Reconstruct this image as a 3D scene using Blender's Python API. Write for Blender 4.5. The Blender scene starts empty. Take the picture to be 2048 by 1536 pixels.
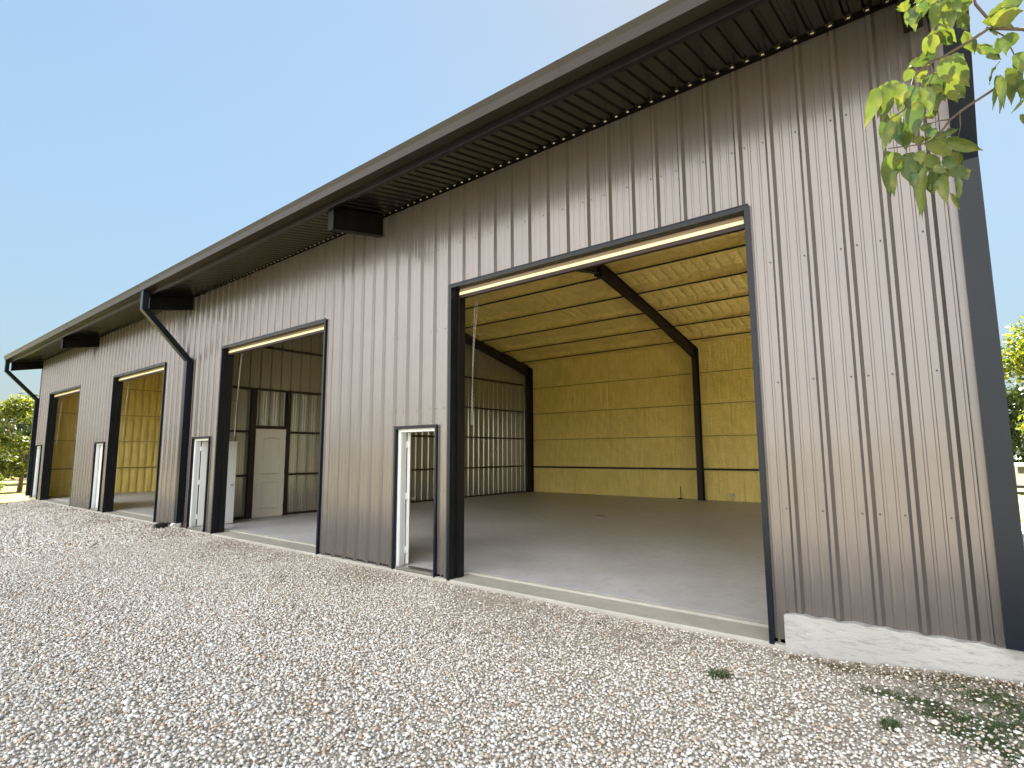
import bpy, math, random
import numpy as np
from mathutils import Vector, Matrix

R = math.radians
scn = bpy.context.scene
col = scn.collection
random.seed(7); rng = np.random.default_rng(7)

# ------------------------------------------------------------------ camera
FPX = 1110.0; YAW, PITCH, ROLL = R(38.775), R(7.078), R(-0.312)
CAM = Vector((2.289, -5.747, 1.737))
cy, sy, cp, sp = math.cos(YAW), math.sin(YAW), math.cos(PITCH), math.sin(PITCH)
fwd = Vector((-sy * cp, cy * cp, sp)); rt0 = Vector((cy, sy, 0)); up0 = rt0.cross(fwd)
rt = rt0 * math.cos(ROLL) + up0 * math.sin(ROLL); up = -rt0 * math.sin(ROLL) + up0 * math.cos(ROLL)
cd = bpy.data.cameras.new('camera'); cam = bpy.data.objects.new('camera', cd); col.objects.link(cam)
cd.sensor_width = 36; cd.lens = 36 * FPX / 2048; cd.clip_end = 3000; cd.clip_start = 0.05
m = Matrix((rt, up, -fwd)).transposed().to_4x4(); m.translation = CAM
cam.matrix_world = m
scn.camera = cam

# ------------------------------------------------------------------ light
SUN_EL, SUN_AZ = R(48), R(-12)          # azimuth from +Y, positive towards +X
FILL_CLOUD = (2.75, 2.72, 2.74)
world = bpy.data.worlds.new('World'); scn.world = world; world.use_nodes = True
wn = world.node_tree; wn.nodes.clear()
sky = wn.nodes.new('ShaderNodeTexSky'); sky.sky_type = 'NISHITA'; sky.sun_disc = False
sky.sun_elevation = SUN_EL; sky.sun_rotation = SUN_AZ
sky.altitude = 200; sky.air_density = 1.0; sky.dust_density = 0.35; sky.ozone_density = 1.0
bg = wn.nodes.new('ShaderNodeBackground'); bg.inputs[1].default_value = 0.085
wo = wn.nodes.new('ShaderNodeOutputWorld')
bw = wn.nodes.new('ShaderNodeRGBToBW'); ma = wn.nodes.new('ShaderNodeMath'); ma.operation = 'MULTIPLY_ADD'; ma.inputs[1].default_value = 1.0; ma.inputs[2].default_value = 1.0
md = wn.nodes.new('ShaderNodeMath'); md.operation = 'DIVIDE'; md.inputs[0].default_value = 1.0; vs = wn.nodes.new('ShaderNodeVectorMath'); vs.operation = 'SCALE'
wn.links.new(sky.outputs[0], bw.inputs[0]); wn.links.new(bw.outputs[0], ma.inputs[0]); wn.links.new(ma.outputs[0], md.inputs[1])
wn.links.new(sky.outputs[0], vs.inputs[0]); wn.links.new(md.outputs[0], vs.inputs['Scale'])      # soft shoulder: bright sky values compressed to even it out
hs = wn.nodes.new('ShaderNodeHueSaturation'); hs.inputs['Saturation'].default_value = 0.86; hs.inputs['Value'].default_value = 0.445; hs.inputs['Hue'].default_value = 0.484
wn.links.new(vs.outputs[0], hs.inputs['Color']); 
# unseen bright cloud added behind the camera as fill for the shaded side
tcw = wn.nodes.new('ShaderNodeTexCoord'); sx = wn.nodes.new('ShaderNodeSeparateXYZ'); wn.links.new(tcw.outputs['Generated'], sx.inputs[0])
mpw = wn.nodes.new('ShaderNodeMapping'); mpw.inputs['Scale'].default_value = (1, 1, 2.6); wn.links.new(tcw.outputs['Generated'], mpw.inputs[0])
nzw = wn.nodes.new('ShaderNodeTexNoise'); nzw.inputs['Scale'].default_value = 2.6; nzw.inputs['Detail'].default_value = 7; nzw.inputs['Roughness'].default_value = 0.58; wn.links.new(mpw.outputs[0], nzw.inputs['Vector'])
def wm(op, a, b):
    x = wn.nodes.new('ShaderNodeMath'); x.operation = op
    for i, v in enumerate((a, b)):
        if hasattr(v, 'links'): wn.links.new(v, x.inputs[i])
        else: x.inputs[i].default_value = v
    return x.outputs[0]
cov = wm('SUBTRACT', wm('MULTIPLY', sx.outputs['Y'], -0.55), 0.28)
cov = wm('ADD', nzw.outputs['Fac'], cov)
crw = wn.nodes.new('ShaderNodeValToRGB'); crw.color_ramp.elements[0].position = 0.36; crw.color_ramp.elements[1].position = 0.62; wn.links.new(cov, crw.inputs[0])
mxw = wn.nodes.new('ShaderNodeMix'); mxw.data_type = 'RGBA'; mxw.inputs[7].default_value = (*FILL_CLOUD, 1)
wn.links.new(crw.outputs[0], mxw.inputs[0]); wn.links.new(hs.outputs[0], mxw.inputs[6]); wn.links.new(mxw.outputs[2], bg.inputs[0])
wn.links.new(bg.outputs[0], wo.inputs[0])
sd = bpy.data.lights.new('sun', 'SUN'); sd.energy = 2.6; sd.angle = R(0.53); sd.color = (1, 0.94, 0.85)
sun = bpy.data.objects.new('sun', sd); col.objects.link(sun)
sdir = Vector((math.sin(SUN_AZ) * math.cos(SUN_EL), math.cos(SUN_AZ) * math.cos(SUN_EL), math.sin(SUN_EL)))
sun.rotation_euler = sdir.to_track_quat('Z', 'Y').to_euler(); sun.location = (0, 0, 30)
scn.view_settings.view_transform = 'Standard'; scn.view_settings.look = 'None'
scn.view_settings.exposure = 4.32; scn.view_settings.gamma = 1
scn.view_settings.use_curve_mapping = False
scn.view_settings.use_white_balance = True; scn.view_settings.white_balance_temperature = 6650; scn.view_settings.white_balance_tint = 8
scn.cycles.use_denoising = True; scn.cycles.denoising_prefilter = 'ACCURATE'; scn.cycles.denoising_input_passes = 'RGB_ALBEDO_NORMAL'
scn.cycles.max_bounces = 12; scn.cycles.diffuse_bounces = 9; scn.cycles.glossy_bounces = 4
scn.cycles.transmission_bounces = 4; scn.cycles.caustics_reflective = False; scn.cycles.caustics_refractive = False
scn.cycles.sample_clamp_indirect = 1.0; scn.cycles.blur_glossy = 2.0; scn.cycles.sample_clamp_direct = 0.6

# ------------------------------------------------------------------ materials
class NT:
    def __init__(s, name):
        s.m = bpy.data.materials.new(name); s.m.use_nodes = True; s.t = s.m.node_tree
        s.b = s.t.nodes['Principled BSDF']
    def n(s, typ, **kw):
        nd = s.t.nodes.new(typ)
        for k, v in kw.items():
            if k.startswith('i_'):
                key = k[2:]; key = int(key) if key.isdigit() else key.replace('_', ' ')
                nd.inputs[key].default_value = v
            else: setattr(nd, k, v)
        return nd
    def l(s, a, b): s.t.links.new(a, b)
    def coords(s, scale=(1, 1, 1)):
        tc = s.n('ShaderNodeTexCoord'); mp = s.n('ShaderNodeMapping'); mp.inputs['Scale'].default_value = scale
        s.l(tc.outputs['Object'], mp.inputs[0]); return mp.outputs[0]
    def noise(s, vec, scale, detail=3, rough=0.55):
        nd = s.n('ShaderNodeTexNoise'); nd.inputs['Scale'].default_value = scale
        nd.inputs['Detail'].default_value = detail; nd.inputs['Roughness'].default_value = rough
        s.l(vec, nd.inputs['Vector']); return nd.outputs['Fac']
    def ramp(s, fac, stops):
        r = s.n('ShaderNodeValToRGB'); e = r.color_ramp.elements
        while len(e) < len(stops): e.new(0.5)
        for el, (p_, c_) in zip(e, stops):
            el.position = p_; el.color = (*c_, 1) if len(c_) == 3 else c_
        s.l(fac, r.inputs[0]); return r.outputs[0]
    def mix(s, fac, a, b, mode='MIX'):
        x = s.n('ShaderNodeMix', data_type='RGBA', blend_type=mode)
        for sock, v in ((x.inputs[0], fac), (x.inputs[6], a), (x.inputs[7], b)):
            if hasattr(v, 'is_linked') or hasattr(v, 'links'): s.l(v, sock)
            elif isinstance(v, (int, float)): sock.default_value = v
            else: sock.default_value = (*v, 1)
        return x.outputs[2]
    def math(s, op, a, b=0.0, c=None):
        x = s.n('ShaderNodeMath', operation=op)
        for i, v in enumerate((a, b) if c is None else (a, b, c)):
            if hasattr(v, 'links'): s.l(v, x.inputs[i])
            else: x.inputs[i].default_value = v
        return x.outputs[0]
    def bump(s, h, dist, strength=1.0, prev=None):
        b = s.n('ShaderNodeBump'); b.inputs['Distance'].default_value = dist; b.inputs['Strength'].default_value = strength
        s.l(h, b.inputs['Height'])
        if prev: s.l(prev, b.inputs['Normal'])
        return b.outputs[0]
    def set(s, color=None, rough=None, metal=None, normal=None, spec=None, coat=None):
        for nm, v in (('Base Color', color), ('Roughness', rough), ('Metallic', metal), ('Normal', normal), ('Specular IOR Level', spec), ('Coat Weight', coat)):
            if v is None: continue
            k = s.b.inputs[nm]
            if hasattr(v, 'links'): s.l(v, k)
            elif isinstance(v, (int, float)): k.default_value = v
            else: k.default_value = (*v, 1)
        return s.m

def paint(name, c, rough=0.3, var=0.12, spec=0.5, bump=0.0006, metal=0.0, stretch=(1, 1, 0.15), dirt=None, streak=0.25, sheets=False):
    t = NT(name); v = t.coords()
    n1 = t.noise(v, 1.3, 4); n2 = t.noise(t.coords(stretch), 14, 4)
    c0 = tuple(x * (1 - var) for x in c); c1 = tuple(min(1, x * (1 + var)) for x in c)
    cc = t.mix(t.ramp(n1, [(0.3, (0, 0, 0)), (0.7, (1, 1, 1))]), c0, c1)
    cc = t.mix(t.math('MULTIPLY', t.ramp(n2, [(0.45, (0, 0, 0)), (0.75, (1, 1, 1))]), streak), cc, tuple(x * 0.7 + 0.02 for x in c))
    if sheets:      # every 3 ft sheet has its own slight tone
        g = t.n('ShaderNodeSeparateXYZ'); tc = t.n('ShaderNodeTexCoord'); t.l(tc.outputs['Object'], g.inputs[0])
        fl = t.math('FLOOR', t.math('DIVIDE', t.math('ADD', g.outputs[0], 100.0 - 3.849), 0.9144)); wn_ = t.n('ShaderNodeTexWhiteNoise', noise_dimensions='1D'); t.l(fl, wn_.inputs['W'])
        cc = t.mix(t.math('MULTIPLY', wn_.outputs['Value'], 0.22), cc, tuple(x * 0.55 for x in c))
    if dirt:
        g = t.n('ShaderNodeSeparateXYZ'); tc = t.n('ShaderNodeTexCoord'); t.l(tc.outputs['Object'], g.inputs[0])
        h = t.n('ShaderNodeMapRange'); h.inputs[1].default_value = dirt[1]; h.inputs[2].default_value = 0.0
        t.l(t.math('ADD', g.outputs[2], t.math('MULTIPLY', t.noise(v, 9, 4), -dirt[1] * .6)), h.inputs[0])
        cc = t.mix(t.math('MULTIPLY', h.outputs[0], 0.45), cc, dirt[0])
    rr = t.n('ShaderNodeMapRange'); rr.inputs[3].default_value = rough * (1 - streak * .5); rr.inputs[4].default_value = rough * (1 + streak * .7)
    t.l(n2, rr.inputs[0])
    nrm = t.bump(t.noise(t.coords((1, 1, 0.5)), 2.2, 2), bump * 6, 0.6)
    return t.set(cc, rr.outputs[0], metal, nrm, spec)

M = {}
M['bronze'] = paint('bronze_sheet_paint', (0.126, 0.112, 0.108), 0.25, 0.05, 0.9, metal=0.42, dirt=((0.16, 0.145, 0.125), 0.30), streak=0.05, sheets=True, bump=0.0011)
M['soffit'] = paint('dark_brown_sheet', (0.005, 0.0035, 0.0035), 0.25, 0.1, 0.16, streak=0.05)
M['trim'] = paint('charcoal_trim', (0.006, 0.009, 0.015), 0.28, 0.1, 0.2, streak=0.06)
M['gutter'] = paint('gutter_paint', (0.020, 0.016, 0.014), 0.34, 0.1, 0.2, streak=0.06)
M['beam'] = paint('black_steel', (0.004, 0.004, 0.005), 0.5, 0.2, 0.08)
M['redsteel'] = paint('oxide_primer_steel', (0.020, 0.010, 0.009), 0.5, 0.2, 0.3)
M['jamb'] = paint('black_jamb', (0.005, 0.005, 0.006), 0.45, 0.1, 0.25)
M['cream'] = paint('cream_paint', (0.80, 0.72, 0.45), 0.35, 0.04, 0.4)
M['tanslat'] = paint('tan_slat', (0.26, 0.20, 0.15), 0.45, 0.08, 0.4)
M['white'] = paint('white_door_paint', (0.62, 0.64, 0.65), 0.38, 0.03, 0.4, dirt=((0.5, 0.46, 0.4), 0.12))
M['offwhite'] = paint('primed_door', (0.60, 0.57, 0.50), 0.45, 0.03, 0.4)
M['liner'] = paint('galvanised_liner', (0.25, 0.235, 0.20), 0.2, 0.04, 0.8, metal=0.3, stretch=(1, 1, 1))
M['steel'] = paint('brushed_steel', (0.45, 0.44, 0.42), 0.3, 0.1, 0.5, metal=0.9)
M['black'] = paint('black_plastic', (0.012, 0.012, 0.012), 0.5, 0.2, 0.4)
M['fencewood'] = paint('pale_rail', (0.42, 0.38, 0.32), 0.8, 0.2, 0.2)
M['postwood'] = paint('dark_post', (0.10, 0.085, 0.07), 0.9, 0.2, 0.2)
M['trailer'] = paint('trailer_white', (0.5, 0.5, 0.5), 0.5, 0.05, 0.4)
M['glassdark'] = paint('dark_glass', (0.02, 0.022, 0.025), 0.08, 0.1, 0.6)

def foam(name, base=(0.88, 0.71, 0.23), horizontal=False):
    t = NT(name); v = t.coords()
    a = t.noise(v, 1.1, 5, 0.6); b_ = t.noise(v, 19, 5, 0.6)
    st = t.noise(t.coords((1, 6, 0.25)) if not horizontal else t.coords((5, 5, 0.35)), 3.2, 4, 0.6)
    c = t.ramp(a, [(0.25, tuple(x * 0.86 for x in base)), (0.5, base), (0.8, (min(.93, base[0] * 1.05), base[1] * 1.06, base[2] * 1.2))])
    c = t.mix(t.math('MULTIPLY', t.ramp(b_, [(0.45, (0, 0, 0)), (0.70, (1, 1, 1))]), 0.28), c, tuple(x * 0.7 for x in base))
    c = t.mix(t.math('MULTIPLY', t.ramp(st, [(0.45, (0, 0, 0)), (0.62, (1, 1, 1))]), 0.4), c, (base[0] * .75, base[1] * .72, base[2] * .7))
    n = t.bump(st, 0.06, 0.9); n = t.bump(a, 0.06, 0.8, n); n = t.bump(b_, 0.035, 0.9, n); n = t.bump(t.noise(v, 45, 4, .7), 0.008, 0.9, n)
    return t.set(c, 0.75, 0, n, 0.3)
M['foam'] = foam('spray_foam', horizontal=True)
M['foamroof'] = foam('spray_foam_roof', (0.86, 0.69, 0.23))

def concrete(name, base, streak=False, stain=True):
    t = NT(name); v = t.coords()
    a = t.noise(v, 0.7, 6, 0.6); b_ = t.noise(t.coords((1, 1, 1) if not streak else (1.1, 1, 5.0)), 6.5, 9, 0.78); g = t.noise(v, 120, 3)
    c = t.ramp(a, [(0.3, tuple(x * 0.82 for x in base)), (0.7, tuple(x * 1.12 for x in base))])
    c = t.mix(t.math('MULTIPLY', t.ramp(b_, [(0.36, (1, 1, 1)), (0.5, (0, 0, 0))]), 0.7 if streak else 0.35), c, tuple(x * 0.5 for x in base))
    c = t.mix(t.math('MULTIPLY', t.ramp(t.noise(t.coords((1, 1, 4)), 3.1, 5, .7), [(0.55, (0, 0, 0)), (0.7, (1, 1, 1))]), 0.35), c, tuple(min(1, x * 1.25) for x in base))
    c = t.mix(t.math('MULTIPLY', g, 0.16), c, tuple(x * 0.5 for x in base))
    n = t.bump(b_, 0.012 if streak else 0.0015, 0.8); n = t.bump(g, 0.0012, 0.6, n)
    return t.set(c, t.math('MULTIPLY_ADD', b_, 0.3, 0.55) if streak else t.math('MULTIPLY_ADD', a, 0.35, 0.28), 0, n, 0.35)
M['slab'] = concrete('floor_concrete', (0.45, 0.455, 0.47))
M['apron'] = concrete('apron_concrete', (0.40, 0.385, 0.34))
M['block'] = concrete('formed_concrete', (0.37, 0.37, 0.36), True)

def leafmat(name, c1, c2, trans=0.5, vein=False):
    t = NT(name); at = t.n('ShaderNodeAttribute', attribute_name='tint')
    c = t.mix(at.outputs['Fac'], c1, c2)
    nz = t.noise(t.coords(), 18 if not vein else 55, 3)
    c = t.mix(t.math('MULTIPLY', nz, 0.5), c, tuple(x * 0.55 for x in c1))
    if vein:
        c = t.mix(t.math('MULTIPLY', t.ramp(t.noise(t.coords(), 38, 3), [(0.52, (0, 0, 0)), (0.7, (1, 1, 1))]), 0.55), c, (c2[0] * 1.5, c2[1] * 1.05, c2[2]))
    t.set(c, 0.45, 0, None, 0.35)
    if vein: t.set(normal=t.bump(t.noise(t.coords(), 240, 3), 0.001, 0.6))
    tr = t.n('ShaderNodeBsdfTranslucent'); t.l(t.mix(1.0, c, (1.6, 1.5, 0.6), 'MULTIPLY'), tr.inputs[0])
    mx = t.n('ShaderNodeMixShader'); mx.inputs[0].default_value = trans
    out = t.t.nodes['Material Output']
    t.l(t.b.outputs[0], mx.inputs[1]); t.l(tr.outputs[0], mx.inputs[2]); t.l(mx.outputs[0], out.inputs[0])
    return t.m
M['leaf'] = leafmat('fresh_leaf', (0.026, 0.056, 0.017), (0.090, 0.122, 0.018), 0.22, True)
M['treeleaf'] = leafmat('tree_leaf', (0.045, 0.075, 0.014), (0.17, 0.18, 0.025), 0.45)
M['darkleaf'] = leafmat('dark_leaf', (0.014, 0.028, 0.008), (0.04, 0.06, 0.012), 0.25)
M['grassblade'] = leafmat('grass_blade', (0.060, 0.105, 0.040), (0.16, 0.20, 0.08), 0.3)
M['drygrass'] = leafmat('dry_blade', (0.14, 0.10, 0.05), (0.24, 0.19, 0.10), 0.3)
M['bark'] = paint('bark', (0.13, 0.105, 0.08), 0.9, 0.3, 0.2, bump=0.01)
M['twig'] = paint('twig_bark', (0.06, 0.045, 0.035), 0.9, 0.3, 0.2)

def gravelmat():
    t = NT('limestone_gravel'); at = t.n('ShaderNodeAttribute', attribute_name='tint')
    c = t.ramp(at.outputs['Fac'], [(0.0, (0.26, 0.21, 0.17)), (0.06, (0.44, 0.37, 0.29)), (0.18, (0.58, 0.52, 0.44)), (0.38, (0.68, 0.64, 0.58)), (0.60, (0.76, 0.73, 0.68)), (0.85, (0.82, 0.80, 0.76)), (0.95, (0.50, 0.36, 0.25)), (1.0, (0.74, 0.70, 0.63))])
    v = t.coords(); n = t.noise(v, 90, 4, 0.7)
    c = t.mix(t.math('MULTIPLY', n, 0.22), c, (0.36, 0.34, 0.31))
    return t.set(c, 0.85, 0, t.bump(n, 0.004, 0.8), 0.25)
M['stones'] = gravelmat()
def gravelground():
    t = NT('gravel_bed'); v = t.coords()
    wv = t.n('ShaderNodeTexVoronoi', feature='F1'); wv.inputs['Scale'].default_value = 34; t.l(v, wv.inputs['Vector'])
    v2 = t.n('ShaderNodeTexVoronoi', feature='DISTANCE_TO_EDGE'); v2.inputs['Scale'].default_value = 34; t.l(v, v2.inputs['Vector'])
    sp_ = t.n('ShaderNodeSeparateColor'); t.l(wv.outputs['Color'], sp_.inputs[0])
    c = t.ramp(sp_.outputs[0], [(0, (0.36, 0.32, 0.27)), (0.3, (0.58, 0.54, 0.48)), (0.6, (0.72, 0.69, 0.64)), (1, (0.82, 0.79, 0.74))])
    e = t.ramp(v2.outputs['Distance'], [(0.0, (0, 0, 0)), (0.18, (1, 1, 1))])
    c = t.mix(e, (0.25, 0.22, 0.20), c)
    dirt = t.ramp(t.noise(v, 0.9, 5, 0.6), [(0.52, (0, 0, 0)), (0.68, (1, 1, 1))])
    c = t.mix(t.math('MULTIPLY', dirt, 0.4), c, (0.22, 0.18, 0.13))
    h = t.math('MULTIPLY', v2.outputs['Distance'], 1.0)
    return t.set(c, 0.9, 0, t.bump(h, 0.03, 1.0), 0.2)
M['gravelbed'] = gravelground()
def dirtmat():
    t = NT('bed_soil'); v = t.coords(); a = t.noise(v, 2.0, 5); b_ = t.noise(v, 60, 5, .7)
    c = t.ramp(b_, [(0.35, (0.34, 0.30, 0.25)), (0.65, (0.58, 0.53, 0.46))])
    c = t.mix(t.math('MULTIPLY', a, 0.4), c, (0.16, 0.12, 0.08))
    return t.set(c, 0.95, 0, t.bump(b_, 0.01, 1.0), 0.2)
M['soil'] = dirtmat()
def lawnmat():
    t = NT('lawn_ground'); v = t.coords(); a = t.noise(v, 0.25, 6, .65); b_ = t.noise(v, 14, 5, .7)
    c = t.ramp(a, [(0.3, (0.10, 0.12, 0.035)), (0.5, (0.21, 0.19, 0.075)), (0.7, (0.30, 0.25, 0.12))])
    c = t.mix(t.math('MULTIPLY', b_, 0.5), c, (0.09, 0.10, 0.03))
    return t.set(c, 0.95, 0, t.bump(b_, 0.05, 0.8), 0.15)
M['lawn'] = lawnmat()

# ------------------------------------------------------------------ mesh tools
class MB:
    def __init__(s): s.v = []; s.f = []; s.mi = []; s.sm = []
    def face(s, pts, mi=0, smooth=False):
        b = len(s.v); s.v += [tuple(p) for p in pts]; s.f.append(tuple(range(b, b + len(pts)))); s.mi.append(mi); s.sm.append(smooth)
    def box(s, x0, x1, y0, y1, z0, z1, mi=0):
        b = len(s.v)
        s.v += [(x, y, z) for z in (z0, z1) for y in (y0, y1) for x in (x0, x1)]
        for f in ((0, 2, 3, 1), (4, 5, 7, 6), (0, 1, 5, 4), (2, 6, 7, 3), (0, 4, 6, 2), (1, 3, 7, 5)):
            s.f.append(tuple(b + i for i in f)); s.mi.append(mi); s.sm.append(False)
    def hexa(s, p, mi=0):                     # 8 points ordered like box
        b = len(s.v); s.v += [tuple(q) for q in p]
        for f in ((0, 2, 3, 1), (4, 5, 7, 6), (0, 1, 5, 4), (2, 6, 7, 3), (0, 4, 6, 2), (1, 3, 7, 5)):
            s.f.append(tuple(b + i for i in f)); s.mi.append(mi); s.sm.append(False)
    def prism(s, poly, axis, a, b_, mi=0):      # closed polygon (2-D) extruded along axis
        def P(q, t):
            return {'x': (t, q[0], q[1]), 'y': (q[0], t, q[1]), 'z': (q[0], q[1], t)}[axis]
        n = len(poly); base = len(s.v)
        s.v += [P(q, a) for q in poly] + [P(q, b_) for q in poly]
        for i in range(n):
            j = (i + 1) % n
            s.f.append((base + i, base + j, base + n + j, base + n + i)); s.mi.append(mi); s.sm.append(False)
        s.f.append(tuple(base + i for i in range(n))); s.mi.append(mi); s.sm.append(False)
        s.f.append(tuple(base + n + i for i in reversed(range(n)))); s.mi.append(mi); s.sm.append(False)
    def tube(s, pts, rad, n=6, mi=0, smooth=True, cap=True):
        pts = [Vector(p) for p in pts]; rad = rad if isinstance(rad, (list, tuple)) else [rad] * len(pts)
        base = len(s.v); prev = None
        for i, p in enumerate(pts):
            d = (pts[min(i + 1, len(pts) - 1)] - pts[max(i - 1, 0)]).normalized()
            a = d.orthogonal().normalized() if prev is None else (prev - d * prev.dot(d)).normalized()
            prev = a; b_ = d.cross(a)
            for k in range(n):
                t = 2 * math.pi * k / n; s.v.append(tuple(p + (a * math.cos(t) + b_ * math.sin(t)) * rad[i]))
        for i in range(len(pts) - 1):
            for k in range(n):
                k2 = (k + 1) % n
                s.f.append((base + i * n + k, base + i * n + k2, base + (i + 1) * n + k2, base + (i + 1) * n + k)); s.mi.append(mi); s.sm.append(smooth)
        if cap:
            s.f.append(tuple(base + k for k in reversed(range(n)))); s.mi.append(mi); s.sm.append(False)
            e = base + (len(pts) - 1) * n
            s.f.append(tuple(e + k for k in range(n))); s.mi.append(mi); s.sm.append(False)
    def build(s, name, mats, parent=None, tint=None, **kw):
        me = bpy.data.meshes.new(name); me.from_pydata(s.v, [], s.f)
        for mt in (mats if isinstance(mats, (list, tuple)) else [mats]): me.materials.append(mt)
        me.polygons.foreach_set('material_index', s.mi); me.polygons.foreach_set('use_smooth', s.sm)
        if tint is not None:
            a = me.attributes.new('tint', 'FLOAT', 'FACE'); a.data.foreach_set('value', np.asarray(tint, dtype=np.float32))
        me.validate(); me.update()
        o = bpy.data.objects.new(name, me); col.objects.link(o)
        if parent: o.parent = parent
        return tag(o, **kw)
def tag(o, label=None, cat=None, group=None, kind=None):
    for k, v in (('label', label), ('category', cat), ('group', group), ('kind', kind)):
        if v: o[k] = v
    return o
def empty(name, loc, **kw):
    o = bpy.data.objects.new(name, None); col.objects.link(o); o.location = loc; o.empty_display_size = 0.3
    return tag(o, **kw)
def place(o, root):
    """parent o (built in world coordinates) under root, keeping it where it is"""
    o.parent = root; o.matrix_parent_inverse = Matrix.Translation(root.location).inverted(); return o

# ------------------------------------------------------------------ building numbers
XL, XR, DEP = -28.10, 2.46, 14.6
EAVE, SLOPE, RIDY = 5.78, 0.2, 7.3
RIDZ = EAVE + SLOPE * RIDY
FR = [XR - 0.2, -5.12, -12.78, -20.42, XL + 0.2]
DOORS = [(-3.49, 0.80), (-11.0, -6.73), (-18.60, -14.37), (-26.35, -22.13)]; DH = 4.23
PD = [(-4.69, -3.73), (-12.33, -11.36), (-19.95, -19.02), (-27.86, -26.93)]; PH = 2.15
RIB0 = -3.814 - 0.035; PITCHR = 0.3048
def soz(y): return EAVE + SLOPE * y        # underside of the roof sheet
bld = empty('metal_building', (XL, 0, 0), label='long bronze ribbed metal shop building with four tall open bays', cat='building')
def B(mb, name, mat, **kw): return place(mb.build(name, mat, None, **kw), bld)

def profile(x0, x1, sgn=-1.0, big=0.036, minor=0.0042, phase=RIB0):
    """ribbed sheet profile: list of (x, outward offset)"""
    pts = []
    k = math.floor((x0 - phase) / PITCHR) - 1
    while phase + k * PITCHR < x1 + PITCHR:
        c = phase + k * PITCHR
        pts += [(c - .042, 0), (c - .015, big), (c + .015, big), (c + .042, 0)]
        for mc in (c + .108, c + .196): pts += [(mc - .014, 0), (mc - .008, minor), (mc + .008, minor), (mc + .014, 0)]
        k += 1
    out = []
    def val(x):
        for a, b_ in zip(pts, pts[1:]):
            if a[0] <= x <= b_[0]: return a[1] + (b_[1] - a[1]) * (x - a[0]) / max(1e-9, b_[0] - a[0])
        return 0
    out = [(x0, val(x0))] + [p_ for p_ in pts if x0 < p_[0] < x1] + [(x1, val(x1))]
    return out, val

# ---- front wall
def front_wall():
    pr, val = profile(XL, XR)
    cuts = sorted([a for d in DOORS for a in d] + [a for d in PD for a in d] + [0.90])
    xs = sorted(set([p_[0] for p_ in pr] + cuts)); mb = MB()
    for xa, xb in zip(xs, xs[1:]):
        if xb - xa < 1e-6: continue
        xm = (xa + xb) / 2; lo = -0.015
        if xm > 0.90: lo = 0.27
        for d in DOORS:
            if d[0] < xm < d[1]: lo = DH
        for d in PD:
            if d[0] < xm < d[1]: lo = PH
        ya, yb = -val(xa), -val(xb); hi = EAVE - 0.004
        zs = [lo] + [z for z in (1.5, 3.0, 4.5) if z > lo + .1] + [hi]
        for z0, z1 in zip(zs, zs[1:]):
            mb.face([(xa, ya, z0), (xb, yb, z0), (xb, yb, z1), (xa, ya, z1)])
    # inside skin, foam on the girts
    for xa, xb in zip([XL] + cuts, cuts + [XR]):
        xm = (xa + xb) / 2; lo = 0.0
        for d in DOORS:
            if d[0] < xm < d[1]: lo = DH + .0
        for d in PD:
            if d[0] < xm < d[1]: lo = PH
        mb.face([(xa, .12, lo), (xa, .12, EAVE), (xb, .12, EAVE), (xb, .12, lo)], 1)
    return B(mb, 'front_wall', [M['bronze'], M['foam']])
front_wall()
# screws
mb = MB()
k0 = int((XL - RIB0) / PITCHR); k1 = int((XR - RIB0) / PITCHR)
for k in range(k0, k1 + 1):
    for zz_ in (1.20, 2.40, 3.59, 4.86, 0.15):
        for dx in ([-0.064] if k % 3 else [-0.064, 0.064]):
            x = RIB0 + k * PITCHR + dx; y = -0.0005
            if any(a - .03 < x < b_ + .03 and zz_ < DH for a, b_ in DOORS) or any(a - .03 < x < b_ + .03 and zz_ < PH + .1 for a, b_ in PD): continue
            if x < XL + .05 or x > XR - .1 or (x > .9 and zz_ < .3): continue
            if x < -14 and k % 2: pass
            z = zz_ + random.uniform(-.006, .006)
            ring = [(x + .0075 * math.cos(t * math.pi / 3), z + .0075 * math.sin(t * math.pi / 3)) for t in range(6)]
            mb.prism([(a, b_) for a, b_ in ring], 'y', y - .006, y + .001)
B(mb, 'screws', M['trim'], kind='stuff')

# ---- other walls (outside sheet + foam inside with pillows)
def foam_wall(name, axis, const, a0, a1, zf, pil=0.05, ridge=0.3048, outward=1, coarse=False, mat='foam'):
    """foam face as displaced grid; axis = direction that runs along the wall"""
    mb = MB(); n = int((a1 - a0) / 0.05); nz = 70
    girt = [1.14, 2.32, 3.48, 4.64, 5.8]
    if coarse: girt = [1.17, 2.37, 3.57, 4.80]
    grid = {}
    for i in range(n + 1):
        a = a0 + (a1 - a0) * i / n
        top = zf(a)
        for j in range(nz + 1):
            z = top * j / nz
            if axis == 'x': ph = (a - RIB0) / ridge
            else: ph = a / ridge
            fr_ = ph % 1.0
            rid = math.exp(-((fr_ - .5) / .13) ** 2)
            dg = min(abs(z - g) for g in girt)
            d = pil * (0.6 + (1.0 if coarse else .25) * (1 - rid) * min(1, dg / .18)) + 0.012 * math.sin(a * 9.1 + z * 3) * math.sin(z * 7.3 + a) + 0.012 * rng.random()
            g = math.exp(-(dg / 0.035) ** 2); d += 0.055 * g
            if axis == 'x': p_ = (a, const - outward * d, z)
            else: p_ = (const - outward * d, a, z)
            grid[i, j] = len(mb.v); mb.v.append(p_)
    for i in range(n):
        for j in range(nz):
            q = (grid[i, j], grid[i + 1, j], grid[i + 1, j + 1], grid[i, j + 1])
            mb.f.append(q); mb.mi.append(0); mb.sm.append(True)
    return mb
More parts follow.
